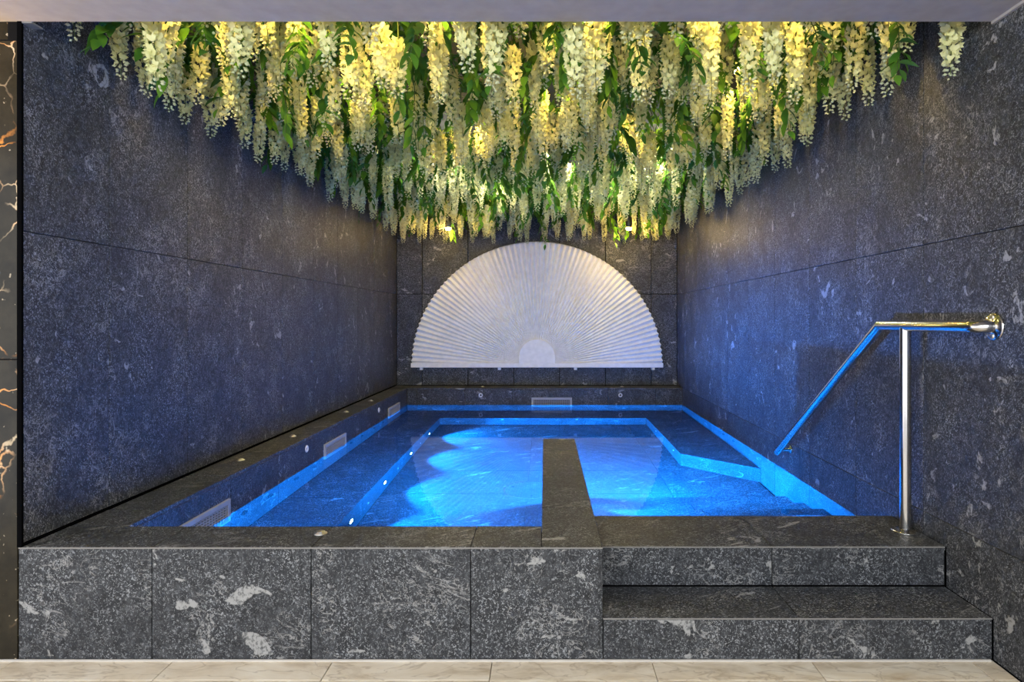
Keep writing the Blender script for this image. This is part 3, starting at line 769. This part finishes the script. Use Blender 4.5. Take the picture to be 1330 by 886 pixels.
for k, i, x, y, zb, kind, L in spots:
    rot = (rnd.uniform(-0.07, 0.07), rnd.uniform(-0.07, 0.07), rnd.uniform(0, 6.28))
    s = rnd.uniform(0.92, 1.12)
    L_, fl_, A, B, C, A0, B0 = KINDS[kind]
    if NEAR <= k < NROW - 1:
        M = Matrix.Translation((x, y, zb + L)) @ Matrix.Rotation(rot[2], 4, 'Z') @ Matrix.Diagonal((s, s, 1, 1))
        far.add(A0.v, A0.f, True, M); far.add(B0.v, B0.f, True, M)
        continue
    long_ = 'long' if L >= 0.40 else ('short' if L <= 0.31 else 'slender')
    tone = 'cream' if k < 8 else 'pale green'
    t = thing('wisteria_raceme', f'{long_} {tone} wisteria raceme in the {RN_(k)}, {side(x, NCOL, i)}', 'flower', (x, y, zb + L), rot, f'wisteria racemes in the {RN_(k)}')
    t.scale = (s, s, 1.0)
    put('stalk', C, t); put('buds', B, t)
    if k < 2:
        for q, (M, sc) in enumerate(fl_): put('blossom', FLM[q % 3], t, M @ Matrix.Scale(sc, 4))
    else: put('blossoms', A, t)
o = obj('distant_blossom', far, PETAL); tag(o, 'mass of small pale wisteria blossom deep in the niche before the fan', 'flowers', None, 'stuff')

# leaf sprays
def leaflet(mb, M, s, droop=0.012):
    Lf, Wf = 0.074 * s, 0.0165 * s
    ts = (0.0, 0.22, 0.5, 0.78, 1.0); ws = (0.08, 0.75, 1.0, 0.62, 0.0)
    vs = []; fs = []
    for t, w in zip(ts, ws):
        zc = -droop * s * t * t * 2
        vs += [(-Wf * w, Lf * t, zc + 0.004 * s * w), (0, Lf * t, zc), (Wf * w, Lf * t, zc + 0.004 * s * w)]
    for q in range(4):
        a = q * 3
        fs += [(a, a + 1, a + 4, a + 3), (a + 1, a + 2, a + 5, a + 4)]
    mb.add(vs, fs, True, M)
lm = MB(); leaflet(lm, Matrix.Identity(4), 1.0); LEAFM = lm.mesh('leaf', LEAF)
SPRAY = []
for k in range(5):
    r = random.Random(300 + k); pts = []; Ls = 0.20 + 0.03 * k
    for q in range(9):
        u = q / 8; pts.append(Vector((0.03 * math.sin(u * 2 + k), 0.20 * u * (1.3 - 0.6 * u), -Ls * u ** 1.4)))
    c = MB(); c.tube(pts, [0.003 - 0.002 * q / 8 for q in range(9)], 6)
    mats = []
    for q in range(2, 9):
        p = pts[q]; s = r.uniform(0.85, 1.15) * (0.8 + 0.3 * math.sin(PI * q / 9))
        for sg in ((-1, 1) if q < 8 else (0,)):
            yaw = sg * -r.uniform(0.6, 1.3)
            M = Matrix.Translation(p) @ Matrix.Rotation(yaw, 4, 'Z') @ Matrix.Rotation(-r.uniform(0.25, 0.95), 4, 'X') @ Matrix.Rotation(r.uniform(-0.35, 0.35), 4, 'Y')
            mats.append((M, s))
    a = MB(); [leaflet(a, M, s) for M, s in mats]
    SPRAY.append((mats, a.mesh('leaves', LEAF), c.mesh('leaf_stalk', STEM), Ls))
LR, LC = 13, 14
for k in range(LR):
    y = 2.66 + (7.75 - 2.66) * (k / (LR - 1)) ** 1.15
    xs = sorted(xl(y) + 0.10 + (xr(y) - xl(y) - 0.2) * (i + 0.5 + rnd.uniform(-0.36, 0.36)) / LC for i in range(LC))
    for i, x in enumerate(xs):
        kind = rnd.randrange(5); mats, A, C, Ls = SPRAY[kind]
        edge = i in (0, LC - 1) or k == LR - 1
        zt = rnd.uniform(2.62, 2.76) if not edge else rnd.uniform(2.66, 2.76)
        yy = min(7.8, y + rnd.uniform(-0.12, 0.12))
        where = 'at the ceiling edge' if k == 0 else ('above the fan' if k == LR - 1 else f'in the {ORD[k]} row of leaves')
        t = thing('leaf_spray', f'green wisteria leaf spray {where}, {side(x, LC, i)}', 'leaves', (x, yy, zt), (rnd.uniform(-0.15, 0.15), rnd.uniform(-0.15, 0.15), rnd.uniform(0, 6.28)), 'leaf sprays between the flowers')
        s = rnd.uniform(0.95, 1.3); t.scale = (s, s, s)
        put('leaf_stalk', C, t)
        if k < 4:
            for M, sc in mats: put('leaf', LEAFM, t, M @ Matrix.Scale(sc, 4))
        else: put('leaves', A, t)
FS = [(185, 2.54, 2.53), (290, 2.53, 2.53), (460, 2.52, 2.54), (555, 2.52, 2.53), (648, 2.58, 2.50), (745, 2.52, 2.53), (835, 2.60, 2.48), (870, 2.64, 2.52), (1040, 2.55, 2.55), (1150, 2.55, 2.53), (400, 2.66, 2.48), (965, 2.72, 2.50)]
for i, (px, y, zt) in enumerate(FS):
    mats, A, C, Ls = SPRAY[i % 5]
    t = thing('leaf_spray', f'bright leaf spray foremost at the ceiling edge, {side((px - 707) / 793 * y, len(FS), sorted(f[0] for f in FS).index(px))}', 'leaves', ((px - 707) / 793 * y, y, zt), (0.15, 0, PI + rnd.uniform(-0.4, 0.4)), 'bright leaf sprays at the ceiling edge')
    put('leaf_stalk', C, t)
    for M, sc in mats: put('leaf', LEAFM, t, M @ Matrix.Scale(sc * 1.05, 4))
# dense small foliage close under the niche ceiling
m = MB()
for q in range(9000):
    y = 2.42 + (7.9 - 2.42) * rnd.random() ** 1.1; x = rnd.uniform(xl(y) + 0.06, xr(y) - 0.06); z = rnd.uniform(2.64, 2.76)
    if any((x - a) ** 2 + (y - b) ** 2 < 0.15 ** 2 for a, b in LAMPS): continue
    s = rnd.uniform(0.9, 1.5)
    M = Matrix.Translation((x, y, z)) @ Matrix.Rotation(rnd.uniform(0, 6.28), 4, 'Z') @ Matrix.Rotation(rnd.uniform(-1.6, 0.2), 4, 'X') @ Matrix.Rotation(rnd.uniform(-0.7, 0.7), 4, 'Y')
    m.add([M @ Vector(v) for v in ((0, 0, 0), (0.016 * s, 0.035 * s, 0.004), (0, 0.088 * s, -0.008), (-0.016 * s, 0.035 * s, 0.004))], [(0, 1, 2), (0, 2, 3)])
o = obj('foliage_cover', m, LEAF); o['kind'] = 'stuff'; o['label'] = 'dense dark green foliage under the niche ceiling above the flowers'; o['category'] = 'foliage'


wl_ = thing('wall_lamp', 'warm wall lamp high on the black marble beside the niche', 'lamp', (-2.62, YF - 0.002, 2.05))
m = MB(); m.box(-0.05, 0.05, -0.10, 0, -0.08, 0.08, 0.006); obj('lamp_housing', m, LAMPBODY, wl_)
m = MB(); m.box(-0.04, 0.04, -0.09, -0.01, 0.0805, 0.084); obj('lens', m, WARMGLOW, wl_)
l = bpy.data.lights.new('wall_lamp_light', 'POINT'); l.energy = 36; l.color = (1.0, 0.66, 0.32); l.shadow_soft_size = 0.04
o = bpy.data.objects.new('wall_lamp_light', l); COL.objects.link(o); o.parent = wl_; o.location = (0, -0.05, 0.13)
def mark_receivers():
    for o in RECEIVERS:
        o.cycles.is_caustics_receiver = True
mark_receivers()
